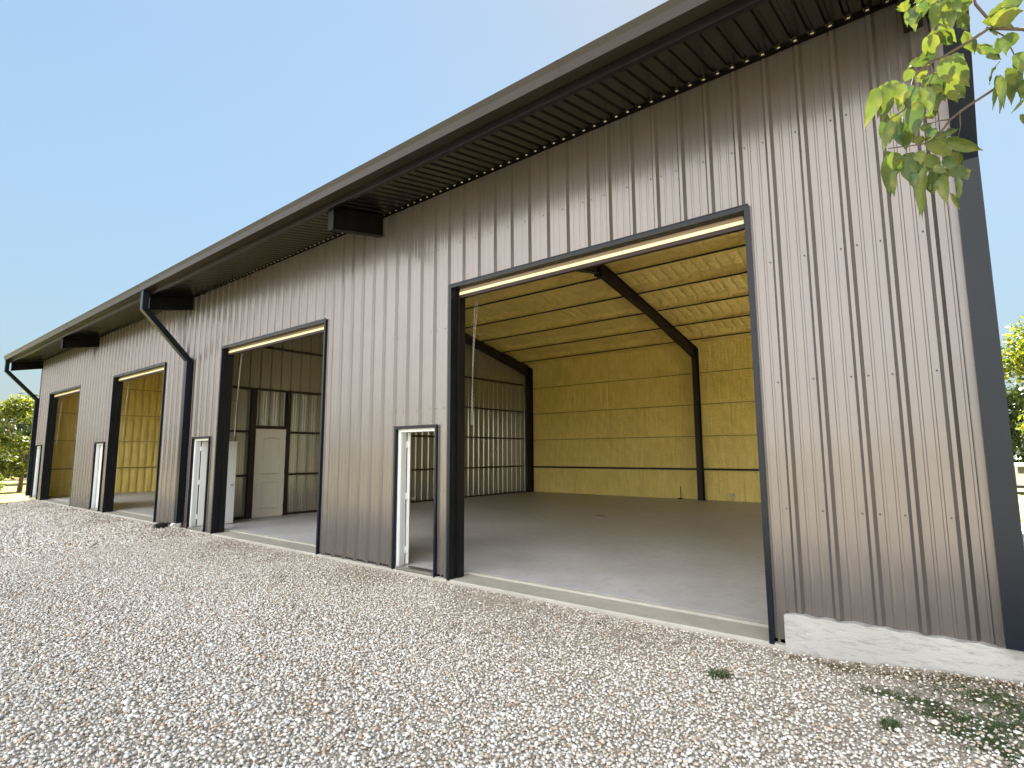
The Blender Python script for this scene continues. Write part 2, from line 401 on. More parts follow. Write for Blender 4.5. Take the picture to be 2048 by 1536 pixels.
mb = foam_wall('b', 'x', DEP - .06, XL + .1, XR - .06, lambda a: soz(0) + .06)
mb.box(XL, XR, DEP - .03, DEP, 0, EAVE - .03, 1)
B(mb, 'back_wall', [M['foam'], M['bronze']])
def gz(y): return (soz(y) if y < RIDY else soz(2 * RIDY - y)) - .012
def strip(mb, x, ya, yb, z0f, mi=1):
    mb.face([(x, ya, z0f), (x, yb, z0f), (x, yb, gz(yb)), (x, ya, gz(ya))], mi)
EO = (8.2, 12.4)                      # unseen opening added in each end wall to light the interior
for xx, s_, nm in ((XL + .06, -1, 'end_wall'), (XR - .06, 1, 'end_wall')):
    mb = foam_wall(nm, 'y', xx, .1, DEP - .08, lambda y: gz(y) - .02, 0.07, 0.3048, s_, True)
    mb.f, keep = [], [f for f in mb.f if not (EO[0] < mb.v[f[0]][1] < EO[1] and mb.v[f[0]][2] < DH)]
    mb.f = keep; mb.mi = [0] * len(keep); mb.sm = [True] * len(keep)
    xo = XL + .002 if s_ < 0 else XR - .002
    ys_ = [0.0, 3.0, RIDY, EO[0], EO[1], DEP]
    for ya, yb in zip(ys_, ys_[1:]): strip(mb, xo, ya, yb, DH if ya == EO[0] else 0.0)
    mb.box(min(xo, xx - s_ * .12), max(xo, xx - s_ * .12), EO[0] - .03, EO[0], 0, DH, 1); mb.box(min(xo, xx - s_ * .12), max(xo, xx - s_ * .12), EO[1], EO[1] + .03, 0, DH, 1)
    B(mb, nm, [M['foam'], M['bronze']])

# ---- roof: sheet, foam underside, purlins
mb = MB()
OV = 1.08
def sheet(y0, y1, x0, x1, dz, mi, ribh):
    pr, val = profile(x0, x1, big=ribh, minor=0.003)
    for (xa, ha), (xb, hb) in zip(pr, pr[1:]):
        z = lambda y: (soz(y) if y <= RIDY else soz(2 * RIDY - y)) + dz
        mb.face([(xa, y0, z(y0) + ha), (xb, y0, z(y0) + hb), (xb, y1, z(y1) + hb), (xa, y1, z(y1) + ha)], mi)
sheet(-OV + .004, RIDY, XL - .05, XR + .05, .05, 0, .032); sheet(RIDY, DEP + .1, XL - .05, XR + .05, .05, 0, .032)
B(mb, 'roof', M['gutter'])
# foam ceiling
mb = MB(); PURL = [1.35 * k + 0.9 for k in range(0, 5)]
pur_y = [y for y in (1.0, 2.35, 3.7, 5.05, 6.4)]
pur_all = pur_y + [2 * RIDY - y for y in pur_y][::-1]
nx, ny = 600, 290; idx = {}
for i in range(nx + 1):
    x = XL + .06 + (XR - XL - .12) * i / nx
    for j in range(ny + 1):
        y = .03 + (DEP - .05) * j / ny
        z = gz(y) + .03 - .05
        dg = min(abs(y - p_) for p_ in pur_all)
        z -= 0.19 * math.exp(-(dg / .085) ** 4) * (0.75 + .5 * rng.random() * .5 + .15 * math.sin(x * 3.1 + y)) + 0.012 * rng.random() + .015 * math.sin(x * 1.7 + y * 2.3)
        ph = ((x - RIB0) / .3048) % 1.0
        z += 0.05 * math.exp(-((ph - .5) / .1) ** 2)
        idx[i, j] = len(mb.v); mb.v.append((x, y, z))
for i in range(nx):
    for j in range(ny):
        mb.f.append((idx[i, j], idx[i, j + 1], idx[i + 1, j + 1], idx[i + 1, j])); mb.mi.append(0); mb.sm.append(True)
B(mb, 'ceiling_foam', M['foamroof'])
for y in pur_all:
    mb = MB(); s_ = 1 if y < RIDY else -1; z = gz(y) - .02
    mb.box(XL + .3, XR - .3, y - .012, y + .012, z - .19, z - .02)
    mb.box(XL + .3, XR - .3, y - .012 - (.06 if s_ < 0 else 0), y + .012 + (.06 if s_ > 0 else 0), z - .195, z - .188)
    B(mb, 'purlin', [M['foamroof']])
    mb = MB(); mb.box(XL + .3, XR - .3, y - .045, y + .03, z - .228, z - .205); B(mb, 'purlin_flange', M['redsteel'])

# soffit sheet (under the overhang)
mb = MB(); pr = []
k = math.floor((XL - RIB0) / PITCHR)
xs = []
x = RIB0 + k * PITCHR
while x < XR + .05:
    for c in (x, x + PITCHR / 2): xs += [(c - .03, 0), (c - .016, .022), (c + .016, .022), (c + .03, 0)]
    x += PITCHR
xs = [q for q in xs if XL - .04 < q[0] < XR + .04]; xs = [(XL - .04, 0)] + xs + [(XR + .04, 0)]
for (xa, ha), (xb, hb) in zip(xs, xs[1:]):
    mb.face([(xa, -OV, soz(-OV) + ha), (xa, .02, soz(.02) + ha), (xb, .02, soz(.02) + hb), (xb, -OV, soz(-OV) + hb)])
B(mb, 'soffit', M['soffit'])
mb = MB()
for q in range(k0 * 2, k1 * 2 + 2):
    c = RIB0 + q * PITCHR / 2
    if c > XR: continue
    mb.box(c - .013, c + .013, -.046, -.038, EAVE - .004, EAVE + .005)
B(mb, 'closure_light_dots', M['cream'], kind='stuff')  # cream dots stand in for daylight showing through the rib closures
mb = MB(); mb.box(XL, XR, -.038, -.0335, EAVE - .045, EAVE - .012); B(mb, 'wall_top_trim', M['soffit'])
# eave strut + gutter
zE = soz(-OV)
mb = MB(); mb.box(XL - .04, XR + .04, -OV - .012, -OV, zE - .03, zE + .11); mb.box(XL - .04, XR + .04, -OV, -OV + .05, zE - .03, zE - .022)
B(mb, 'eave_strut', M['soffit'])
mb = MB(); g0, g1 = -OV - .016, -OV - .165
prof = [(g0, zE + .16), (g0, zE + .075), (g1, zE + .075), (g1 - .018, zE + .165), (g1 - .045, zE + .235), (g1 - .03, zE + .250), (g1 - .012, zE + .238)]
pp = prof
for (ya, za), (yb, zb) in zip(pp, pp[1:]):
    mb.face([(XL - .06, ya, za), (XR + .06, ya, za), (XR + .06, yb, zb), (XL - .06, yb, zb)])
for xe in (XL - .06, XR + .06):
    mb.face([(xe, y, z) for y, z in prof])
for xs_ in np.arange(XL + 3.0, XR, 6.1):   # lap joints
    for (ya, za), (yb, zb) in list(zip(pp, pp[1:]))[1:4]:
        mb.face([(xs_, ya - .002, za - .003), (xs_ + .04, ya - .002, za - .003), (xs_ + .04, yb - .004, zb - .002), (xs_, yb - .004, zb - .002)])
B(mb, 'gutter', M['gutter'])
# overhang brackets (I-beams)
for xb in FR:
    mb = MB(); x = xb if xb > XL + 1 else XL + .08
    x = min(x, XR - .08)
    def I(yo, yi, x=x):
        zo, zi = soz(yo) - .004, soz(yi) - .004; d = .345
        mb.hexa([(x - .006, yo, zo - d), (x + .006, yo, zo - d), (x - .006, yi, zi - d), (x + .006, yi, zi - d), (x - .006, yo, zo), (x + .006, yo, zo), (x - .006, yi, zi), (x + .006, yi, zi)])
        mb.hexa([(x - .07, yo, zo - d - .01), (x + .07, yo, zo - d - .01), (x - .07, yi, zi - d - .01), (x + .07, yi, zi - d - .01), (x - .07, yo, zo - d - .001), (x + .07, yo, zo - d - .001), (x - .07, yi, zi - d - .001), (x + .07, yi, zi - d - .001)])
        mb.hexa([(x - .07, yo, zo - .012), (x + .07, yo, zo - .012), (x - .07, yi, zi - .012), (x + .07, yi, zi - .012), (x - .07, yo, zo - .003), (x + .07, yo, zo - .003), (x - .07, yi, zi - .003), (x + .07, yi, zi - .003)])
    I(-OV + .055, -.034)
    mb.box(x - .072, x + .072, -OV + .043, -OV + .052, soz(-OV) - .355, soz(-OV) - .01)
    B(mb, 'overhang_beam', M['beam'])

# ---- frames: rafters and columns
for xb in FR:
    for s_ in (0, 1):
        Y = (lambda y: y) if s_ == 0 else (lambda y: 2 * RIDY - y)
        mb = MB()
        def seg(ya, yb, da, db, mb=mb, Y=Y, xb=xb):
            za, zb = soz(ya) - .26 + .0, soz(yb) - .26
            P = lambda x, y, z: (x, Y(y), z)
            mb.hexa([P(xb - .005, ya, za - da), P(xb + .005, ya, za - da), P(xb - .005, yb, zb - db), P(xb + .005, yb, zb - db), P(xb - .005, ya, za), P(xb + .005, ya, za), P(xb - .005, yb, zb), P(xb + .005, yb, zb)])
            for t0, t1, e in ((-.012, 0.0, 0), (-.012, 0.0, 1)):
                oa, ob = (0, 0) if e == 0 else (da, db)
                mb.hexa([P(xb - .09, ya, za - oa + t0), P(xb + .09, ya, za - oa + t0), P(xb - .09, yb, zb - ob + t0), P(xb + .09, yb, zb - ob + t0), P(xb - .09, ya, za - oa), P(xb + .09, ya, za - oa), P(xb - .09, yb, zb - ob), P(xb + .09, yb, zb - ob)])
        seg(.25, 4.0, .40, .26); seg(4.0, RIDY - .06, .26, .34)
        mb.box(xb - .09, xb + .09, Y(RIDY - .06) - .01, Y(RIDY - .06) + .01, soz(RIDY) - .70, soz(RIDY) - .22)
        B(mb, 'rafter', M['redsteel'])
        mb = MB(); z1 = soz(.4) - .3
        y0, y1 = sorted((Y(.18), Y(.42))); mb.box(xb - .005, xb + .005, y0 + .011, y1 - .011, .03, z1)
        mb.box(xb - .09, xb + .09, y0, y0 + .01, .03, z1); mb.box(xb - .09, xb + .09, y1 - .01, y1, .03, z1)
        mb.box(xb - .12, xb + .12, y0 - .03, y1 + .03, .021, .035)
        B(mb, 'column', M['redsteel'])
# back wall lowest girt, exposed
mb = MB(); mb.box(XL + .2, XR - .2, DEP - .215, DEP - .19, 1.08, 1.15); B(mb, 'girt', M['redsteel'])
for zg in (2.32, 3.48, 4.64):
    mb = MB(); mb.box(XL + .2, XR - .2, DEP - .20, DEP - .185, zg - .022, zg - .006); B(mb, 'girt', M['redsteel'])
for zg in (1.17, 2.37, 3.57, 4.80):
    mb = MB(); mb.box(XL + .20, XL + .225, .2, DEP - .3, zg - (.03 if zg < 2 else .012), zg + .0); B(mb, 'girt', M['redsteel'])

# ---- partition wall between the two shops
XP = -12.95
def partition():
    mb = MB(); dy0, dy1, dz1 = 1.80, 2.68, 2.44
    ph = 0.11; y = .14; cuts = [dy0, dy1]
    pts = []; k = 0
    while ph + k * PITCHR < DEP:
        c = ph + k * PITCHR
        pts += [(c - .040, 0), (c - .016, .038), (c + .016, .038), (c + .040, 0)]
        for mc in (c + .115, c + .19): pts += [(mc - .014, 0), (mc - .006, .005), (mc + .006, .005), (mc + .014, 0)]
        k += 1
    pts = [q for q in pts if .14 < q[0] < DEP - .1]
    def val(v):
        for a, b_ in zip(pts, pts[1:]):
            if a[0] <= v <= b_[0]: return a[1] + (b_[1] - a[1]) * (v - a[0]) / max(1e-9, b_[0] - a[0])
        return 0
    ys = sorted(set([.14] + [q[0] for q in pts] + cuts + [RIDY, DEP - .1]))
    for ya, yb in zip(ys, ys[1:]):
        ym = (ya + yb) / 2; lo = dz1 if dy0 < ym < dy1 else .02
        for sgn, xo, mi in ((1, XP, 0),):
            xa, xb_ = xo - .03 + val(ya), xo - .03 + val(yb)
            mb.face([(xa, ya, lo), (xb_, yb, lo), (xb_, yb, gz(yb) - .05), (xa, ya, gz(ya) - .05)], mi)
    for ya, yb in ((.14, dy0), (dy0, dy1), (dy1, RIDY), (RIDY, DEP - .1)):
        lo = dz1 if ya == dy0 else .02
        mb.face([(XP - .06, ya, lo), (XP - .06, yb, lo), (XP - .06, yb, gz(yb) - .05), (XP - .06, ya, gz(ya) - .05)], 0)
    return B(mb, 'partition_wall', M['liner'])
partition()
for zg in (1.16, 2.36, 3.55, 4.76):
    for ya, yb in ((.2, 1.64), (2.80, DEP - .62)) if zg < 2.4 else ((.2, DEP - .62),):
        mb = MB(); mb.box(XP + .004, XP + .07, ya, yb, zg - .03, zg + .03); B(mb, 'girt', M['redsteel'])
for ya, yb in ((.2, 1.64), (2.80, DEP - .35)):
    mb = MB(); mb.box(XP + .004, XP + .05, ya, yb, .021, .075); B(mb, 'base_channel', M['redsteel'])
mb = MB()
mb.box(XP - .02, XP + .12, 1.64, 1.79, .022, 3.52); mb.box(XP - .02, XP + .12, 2.69, 2.80, .022, 3.52); mb.box(XP - .015, XP + .115, 1.79, 2.69, 2.45, 2.53)
B(mb, 'door_framing', M['redsteel'])
# partition door with two moulded panels
pdoor = MB(); x = XP + .06
pdoor.box(x, x + .045, 1.80, 2.68, .03, 2.44)
pd = B(pdoor, 'partition_door', M['offwhite'], label='off-white two-panel door in the partition')
def part_child(mb, name, mat, parent, **kw):
    o = mb.build(name, mat, None, **kw); o.parent = parent; o.matrix_parent_inverse = parent.matrix_parent_inverse.copy() if False else Matrix.Identity(4)
    return o
def moulding(mb, y0, y1, z0, z1, xf, arch=0.0, w=.034, h=.022):
    n = 10; outer = [(y0, z0), (y1, z0), (y1, z1)] + [(y1 + (y0 - y1) * i / n, z1 + arch * math.sin(math.pi * i / n)) for i in range(1, n)] + [(y0, z1)]
    cyy, czz = (y0 + y1) / 2, (z0 + z1) / 2
    sc_ = lambda q, d: (q[0] + math.copysign(d, cyy - q[0]), q[1] + math.copysign(d, czz - q[1]))
    i1 = [sc_(q, w * .5) for q in outer]; i2 = [sc_(q, w) for q in outer]; L = len(outer)
    for a in range(L):
        b_ = (a + 1) % L
        mb.face([(xf, *outer[a]), (xf, *outer[b_]), (xf + h, *i1[b_]), (xf + h, *i1[a])])
        mb.face([(xf + h, *i1[a]), (xf + h, *i1[b_]), (xf, *i2[b_]), (xf, *i2[a])])
mb = MB(); xf = x + .0455
moulding(mb, 2.0, 2.50, 1.18, 2.16, xf, .06); moulding(mb, 2.0, 2.50, .24, .98, xf)
o = part_child(mb, 'panel_moulding', M['offwhite'], pd)
for zk in (1.04, .90):
    mb = MB(); mb.prism([(1.90 + .026 * math.cos(t), zk + .026 * math.sin(t)) for t in np.linspace(0, 2 * math.pi, 10, endpoint=False)], 'x', xf, xf + .02)
    part_child(mb, 'lock_bore', M['steel'], pd)
for zk in (.3, 1.25, 2.2):
    mb = MB(); mb.box(xf - .01, xf + .012, 2.672, 2.69, zk - .05, zk + .05); part_child(mb, 'hinge', M['black'], pd)

# ---- openings of the big doors
for di, (a, b_) in enumerate(DOORS):
    mb = MB(); w = .045; y0 = -.046
    mb.box(a, a + w, y0, -.002, -.03, DH); mb.box(b_ - w, b_, y0, -.002, -.03, DH)
    mb.box(a + w, b_ - w, y0, -.002, DH - w, DH)
    mb.box(a, b_, y0 - .006, -.034, DH + .0005, DH + .012)
    # jamb and head liners
    mb_ = mb; mb = MB()
    mb.box(a + .004, a + .05, -.001, .23, -.022, DH - .004); mb.box(b_ - .05, b_ - .004, -.001, .23, -.022, DH - .004)
    mb.box(a + .0505, b_ - .0505, -.001, .075, DH - .05, DH - .006)
    mb.box(a + .05, a + .085, .10, .22, -.02, DH - .06); mb.box(b_ - .085, b_ - .05, .10, .22, -.02, DH - .06)
    B(mb_, 'door_trim', M['trim']); B(mb, 'jamb_liner', M['jamb'])
    # raised roll-up door: coil, curtain end, bottom bar, chain
    rd = MB(); coil = []
    for t in range(20):
        an = 2 * math.pi * t / 20; coil.append((.42 + .20 * math.cos(an), DH + .34 + .20 * math.sin(an)))
    rd.prism(coil, 'x', a + .1, b_ - .1)
    rd.box(a + .09, b_ - .09, .100, .112, DH - .085, DH + .3)
    for s_ in range(4): rd.box(a + .09, b_ - .09, .094, .1, DH - .085 + s_ * .05, DH - .05 + s_ * .05)
    rdo = B(rd, 'roll_up_door', M['tanslat'])
    q = MB(); q.box(a + .088, b_ - .088, .088, .124, DH - .134, DH - .092); part_child(q, 'bottom_bar', M['cream'], rdo)
    q = MB(); q.box(a + .088, b_ - .088, .088, .150, DH - .182, DH - .176); q.box(a + .088, b_ - .088, .1, .112, DH - .176, DH - .136); part_child(q, 'seal', M['redsteel'], rdo)
    q = MB()
    for s_, (xo, zb) in enumerate(((.20, 2.0), (.135, 2.02))):
        P0 = Vector((a + xo + .06, .34, DH + .1)); P1 = Vector((a + .135 + s_ * .03, .30, 2.15)); n = 70
        for i in range(n):
            t0 = i / n; p_ = P0.lerp(P1, t0); p_.x += -.03 * math.sin(math.pi * t0); pn = P0.lerp(P1, (i + .9) / n); pn.x += -.03 * math.sin(math.pi * (i + .9) / n)
            of = .006 if i % 2 else 0
            q.tube([p_ + Vector((of, 0, 0)), pn + Vector((of, 0, 0))], .006, 4)
    part_child(q, 'hoist_chain', M['steel'], rdo)

# ---- entry doors
def entry(a, b_, ang, i):
    mb = MB(); w = .035
    mb.box(a, a + w, -.046, .011, -.03, PH); mb.box(b_ - w, b_, -.046, .011, -.03, PH); mb.box(a + w, b_ - w, -.046, -.001, PH - w, PH); mb.box(a - .01, b_ + .01, -.06, -.03, PH + .0005, PH + .012)
    B(mb, 'door_trim', M['trim'])
    mb = MB(); f0, f1, zt = a + w, b_ - w, PH - w
    mb.box(f0, f0 + .05, .012, .14, -.01, zt); mb.box(f1 - .05, f1, .012, .14, -.01, zt); mb.box(f0 + .05, f1 - .05, .012, .14, zt - .045, zt)
    mb.box(f0 + .05, f0 + .062, .02, .075, .0, zt - .045); 
    fo = B(mb, 'entry_door', M['white'])
    q = MB(); q.box(f0 + .05, f1 - .05, -.035, .12, -.012, .028); part_child(q, 'threshold', M['steel'], fo)
    # leaf, hinged at the left jamb
    hx, hy = f0 + .062, .148; wd = (f1 - .05) - hx - .006 + (.03 if i == 1 else 0)
    ca, sa = math.cos(ang), math.sin(ang)
    def T(u, v, z): return (hx + u * ca - v * sa, hy + u * sa + v * ca, z)
    def bx(mb, u0, u1, v0, v1, z0, z1): mb.hexa([T(u, v, z) for z in (z0, z1) for v in (v0, v1) for u in (u0, u1)])
    q = MB(); bx(q, .012, wd, -.045, 0, .035, zt - .05); leaf = part_child(q, 'leaf', M['white'], fo)
    for zk in (.25, 1.07, 1.88):
        q = MB(); bx(q, -.012, .0115, -.045, .0, zk - .05, zk + .05); q.tube([T(-.006, .004, zk - .055), T(-.006, .004, zk + .055)], .009, 8)
        q.box(hx - .05, hx - .004, .131, .136, zk - .05, zk + .05)
        part_child(q, 'hinge', M['white'], fo)
    for v0, sg in ((-.045, -1), (0, 1)):
        q = MB()
        c = T(wd - .07, v0 + sg * .0, .98); c2 = T(wd - .07, v0 + sg * .03, .98); c3 = T(wd - .07, v0 + sg * .045, .98); c4 = T(wd - .07, v0 + sg * .07, .98)
        q.tube([c, c2, c3, c4], [.026, .012, .026, .018], 10)
        part_child(q, 'knob', M['steel'], fo)
entry(*PD[0], R(138), 0); entry(*PD[1], R(82), 1); entry(*PD[2], R(0), 2); entry(*PD[3], R(0), 3)

# ---- corner trims + downspouts
mb = MB(); mb.box(XR - .085, XR + .012, -.045, -.0335, .27, EAVE - .045); mb.box(XR + .001, XR + .012, -.0335, .1, .27, EAVE - .045); B(mb, 'corner_trim', M['bronze'])
mb = MB(); mb.box(XL - .012, XL + .085, -.045, -.0335, -.02, EAVE - .045); mb.box(XL - .012, XL - .001, -.0335, .1, -.02, EAVE - .045); B(mb, 'corner_trim', M['bronze'])
def downspout(x0, x1, zb):
    mb = MB(); w0 = x0; d = .13; yo = -.048
    zt = 4.08; gy = -OV - .022
    path = [(yo - d / 2, zb), (yo - d / 2, zt), (gy - d / 2, 5.20), (gy - d / 2, zE + .074)]
    # offset polygon in yz
    def off(path, h):
        L, Rr = [], []
        for i, p_ in enumerate(path):
            if i == 0: t0 = t1 = Vector((path[1][0] - p_[0], path[1][1] - p_[1])).normalized()
            elif i == len(path) - 1: t0 = t1 = Vector((p_[0] - path[i - 1][0], p_[1] - path[i - 1][1])).normalized()
            else:
                t0 = Vector((p_[0] - path[i - 1][0], p_[1] - path[i - 1][1])).normalized(); t1 = Vector((path[i + 1][0] - p_[0], path[i + 1][1] - p_[1])).normalized()
            n0 = Vector((-t0.y, t0.x)); n1 = Vector((-t1.y, t1.x)); nn = (n0 + n1).normalized(); s_ = h / nn.dot(n0)
            L.append((p_[0] + nn.x * s_, p_[1] + nn.y * s_)); Rr.append((p_[0] - nn.x * s_, p_[1] - nn.y * s_))
        return L, Rr
    L, Rr = off(path, d / 2)
    for i in range(3):
        g = .0015 if i == 1 else 0
        mb.prism([L[i], L[i + 1], Rr[i + 1], Rr[i]], 'x', x0 + g, x1 - g)
        for s_ in ():   # shallow corrugation on the front face
            xm = x0 + (x1 - x0) * s_
            a, b_ = L[i], L[i + 1]
            mb.face([(xm - .008, a[0] - .0, a[1]), (xm, a[0] - .005, a[1]), (xm, b_[0] - .005, b_[1]), (xm - .008, b_[0], b_[1])])
            mb.face([(xm, a[0] - .005, a[1]), (xm + .008, a[0], a[1]), (xm + .008, b_[0], b_[1]), (xm, b_[0] - .005, b_[1])])
    return B(mb, 'downspout', M['trim'])
downspout(XR - .035, XR + .125, .30); downspout(-12.72, -12.57, .10); downspout(XL - .02, XL + .12, .08)
mb = MB(); mb.prism([(-.09, .02), (-.05, .11), (-.22, .10), (-.26, .05)], 'x', -12.715, -12.575); B(mb, 'downspout_elbow', M['white'])

# ---- foundation lip at the right corner
mb = MB(); n = 40
for i in range(n):
    xa, xb_ = .90 + (3.1 - .90) * i / n, .90 + (3.1 - .90) * (i + 1) / n
    h = lambda x: .272 + .004 * math.sin(x * 9) + .005 * math.sin(x * 31) + .003 * math.sin(x * 83) - (.02 if x < .93 else 0)
    y = lambda x, z: -.075 + .006 * math.sin(x * 7 + z * 5)
    for z0, z1, kk in ((-.12, .1, 0), (.1, 1, 1)):
        za, zb = (z0, z0), (h(xa) if kk else .1, h(xb_) if kk else .1)
        mb.face([(xa, y(xa, z0), z0), (xb_, y(xb_, z0), z0), (xb_, y(xb_, .2), zb[1]), (xa, y(xa, .2), zb[0])], 0, True)
    mb.face([(xa, y(xa, .2), h(xa)), (xb_, y(xb_, .2), h(xb_)), (xb_, .1, h(xb_) + .002), (xa, .1, h(xa) + .002)], 0, True)
mb.face([(.90, -.069, -.12), (.90, -.075, .252), (.90, .1, .256), (.90, .1, -.12)])
mb.box(2.47, 3.08, .101, 1.2, -.1, .27)
B(mb, 'foundation', M['block'])

# ------------------------------------------------------------------ concrete floor
mb = MB()
mb.box(XL + .031, XR - .031, .44, DEP - .031, -.2, .02)
for s_ in [(XL, DOORS[3][0])] + [(DOORS[3][1], DOORS[2][0]), (DOORS[2][1], DOORS[1][0]), (DOORS[1][1], DOORS[0][0]), (DOORS[0][1], XR - .031)]:
    mb.box(s_[0] + .035 if s_[0] == XL else s_[0], s_[1], .0, .4395, -.2, .018)
o = mb.build('concrete_floor', M['slab']); tag(o, kind='structure')
for a, b_ in DOORS:
    mb = MB(); mb.prism([(-.035, -.2), (-.035, -.035), (-.02, -.02), (.36, -.008), (.385, .012), (.438, .0185), (.438, -.2)], 'x', a + .002, b_ - .002)
    tag(mb.build('concrete_floor', M['apron']), kind='structure')
mb = MB()
for xa, xb_ in [(-27.86, -26.35)] + [(DOORS[3][1], DOORS[2][0]), (DOORS[2][1], DOORS[1][0]), (DOORS[1][1], DOORS[0][0]), (DOORS[0][1], .90)]:
    mb.box(xa, xb_, -.045, -.001, -.2, -.018)
tag(mb.build('footing', M['apron']), kind='structure')

# ------------------------------------------------------------------ ground
def gh(x, y):
    """height of the gravel bed"""
    g = -0.072
    t = min(1, max(0, (x - .7) / 2.0)); g += .125 * t * t * (3 - 2 * t) * math.exp(-((y) / 1.6) ** 2)
    g += .012 * math.sin(x * .9 + y * .7) * min(1, abs(y) / 1.5) + .006 * math.sin(x * 2.3 - y * 1.9) * min(1, abs(y))
    if x < -15: g += 0.0
    return g
def ingravel(x, y): return x > -27.9 - 1.83 * y and x < 5.5
mb = MB(); idx = {}
xs = list(np.arange(-28, -12, .5)) + list(np.arange(-12, 5.6, .12)); ys = list(np.arange(-26, -8, 1.0)) + list(np.arange(-8, .01, .12)) + [0.03]
for i, x in enumerate(xs):
    for j, y in enumerate(ys): idx[i, j] = len(mb.v); mb.v.append((x, y, gh(x, y)))
for i in range(len(xs) - 1):
    for j in range(len(ys) - 1):
        xm, ym = (xs[i] + xs[i + 1]) / 2, (ys[j] + ys[j + 1]) / 2
        if not ingravel(xm, ym): continue
        mb.f.append((idx[i, j], idx[i + 1, j], idx[i + 1, j + 1], idx[i, j + 1])); mb.mi.append(0 if (xm > -15 and ym > -7.5) else 1); mb.sm.append(True)
tag(mb.build('gravel_yard', [M['soil'], M['gravelbed']]), kind='structure')
for nm_, xa, xb_ in (('bounce_pad', XR + .2, 10.0), ('bounce_pad', -36.0, XL - .2)):  # gravel pads added outside the end openings to bounce sunlight indoors
    mb = MB(); mb.face([(xa, 6.5, -.09), (xb_, 6.5, -.09), (xb_, 13.6, -.09), (xa, 13.6, -.09)]); tag(mb.build(nm_, M['gravelbed']), kind='structure')
mb = MB(); S = 900
mb.face([(-S, -S, -.14), (S, -S, -.14), (S, S, -.14), (-S, S, -.14)])
tag(mb.build('lawn', M['lawn']), kind='structure')

# loose stones
def ico(sub):
    import bmesh
    bm = bmesh.new(); bmesh.ops.create_icosphere(bm, subdivisions=sub, radius=1)
    v = np.array([q.co[:] for q in bm.verts]); f = np.array([[q.index for q in p_.verts] for p_ in bm.faces]); bm.free(); return v, f
def stones(pts, size, sub, flat):
    V, F = ico(sub); n = len(pts); nv = len(V)
    variants = []
    for s_ in range(10):
        d = np.ones(nv)
        for q in range(5):
            ax = rng.normal(size=3); ax /= np.linalg.norm(ax); d -= .32 * np.clip(V @ ax - .45, 0, 1) * rng.uniform(.5, 1.6)
        variants.append(V * d[:, None] * (1 + rng.uniform(-.07, .07, (nv, 1))))
    variants = np.array(variants)[rng.integers(0, 10, n)]
    sc_ = np.stack([size * rng.uniform(.75, 1.3, n), size * rng.uniform(.6, 1.0, n), size * rng.uniform(.4, .8, n)], 1) * .5
    P = variants * sc_[:, None, :]
    a = rng.uniform(0, 6.283, n); t = rng.normal(0, .35, n)
    ct, st = np.cos(t), np.sin(t); y = P[..., 1] * ct[:, None] - P[..., 2] * st[:, None]; z = P[..., 1] * st[:, None] + P[..., 2] * ct[:, None]
    ca, sa = np.cos(a), np.sin(a); x = P[..., 0] * ca[:, None] - y * sa[:, None]; y2 = P[..., 0] * sa[:, None] + y * ca[:, None]
    P = np.stack([x, y2, z], -1) + pts[:, None, :]
    Fa = (F[None] + (np.arange(n) * nv)[:, None, None]).reshape(-1, 3)
    return P.reshape(-1, 3), Fa, np.repeat(np.arange(n), len(F))
def tri_obj(name, V, F, tint, mat, smooth=True, **kw):
    me = bpy.data.meshes.new(name); me.vertices.add(len(V)); me.vertices.foreach_set('co', V.astype(np.float32).ravel())
    me.loops.add(len(F) * 3); me.loops.foreach_set('vertex_index', F.astype(np.int32).ravel())
    me.polygons.add(len(F)); me.polygons.foreach_set('loop_start', np.arange(0, len(F) * 3, 3, dtype=np.int32)); me.polygons.foreach_set('loop_total', np.full(len(F), 3, np.int32))
    me.polygons.foreach_set('use_smooth', np.full(len(F), smooth)); me.materials.append(mat)
    a = me.attributes.new('tint', 'FLOAT', 'FACE'); a.data.foreach_set('value', tint.astype(np.float32))
    me.update(calc_edges=True); me.validate(); o = bpy.data.objects.new(name, me); col.objects.link(o); return tag(o, **kw)
def jitter(x0, x1, y0, y1, sp_):
    gx, gy = np.meshgrid(np.arange(x0, x1, sp_), np.arange(y0, y1, sp_)); p_ = np.stack([gx.ravel(), gy.ravel()], 1)
    return p_ + rng.uniform(-.5, .5, p_.shape) * sp_ * 1.1
ghv = np.vectorize(gh)
def patch_noise(x, y): return .5 + .25 * np.sin(x * 1.3 + 1.7 * np.sin(y * 1.9)) + .25 * np.sin(y * 2.7 + 1.3 * np.sin(x * 2.1) + 1)
allV, allF, allT = [], [], []; off_ = 0
camxy = np.array([CAM.x, CAM.y])
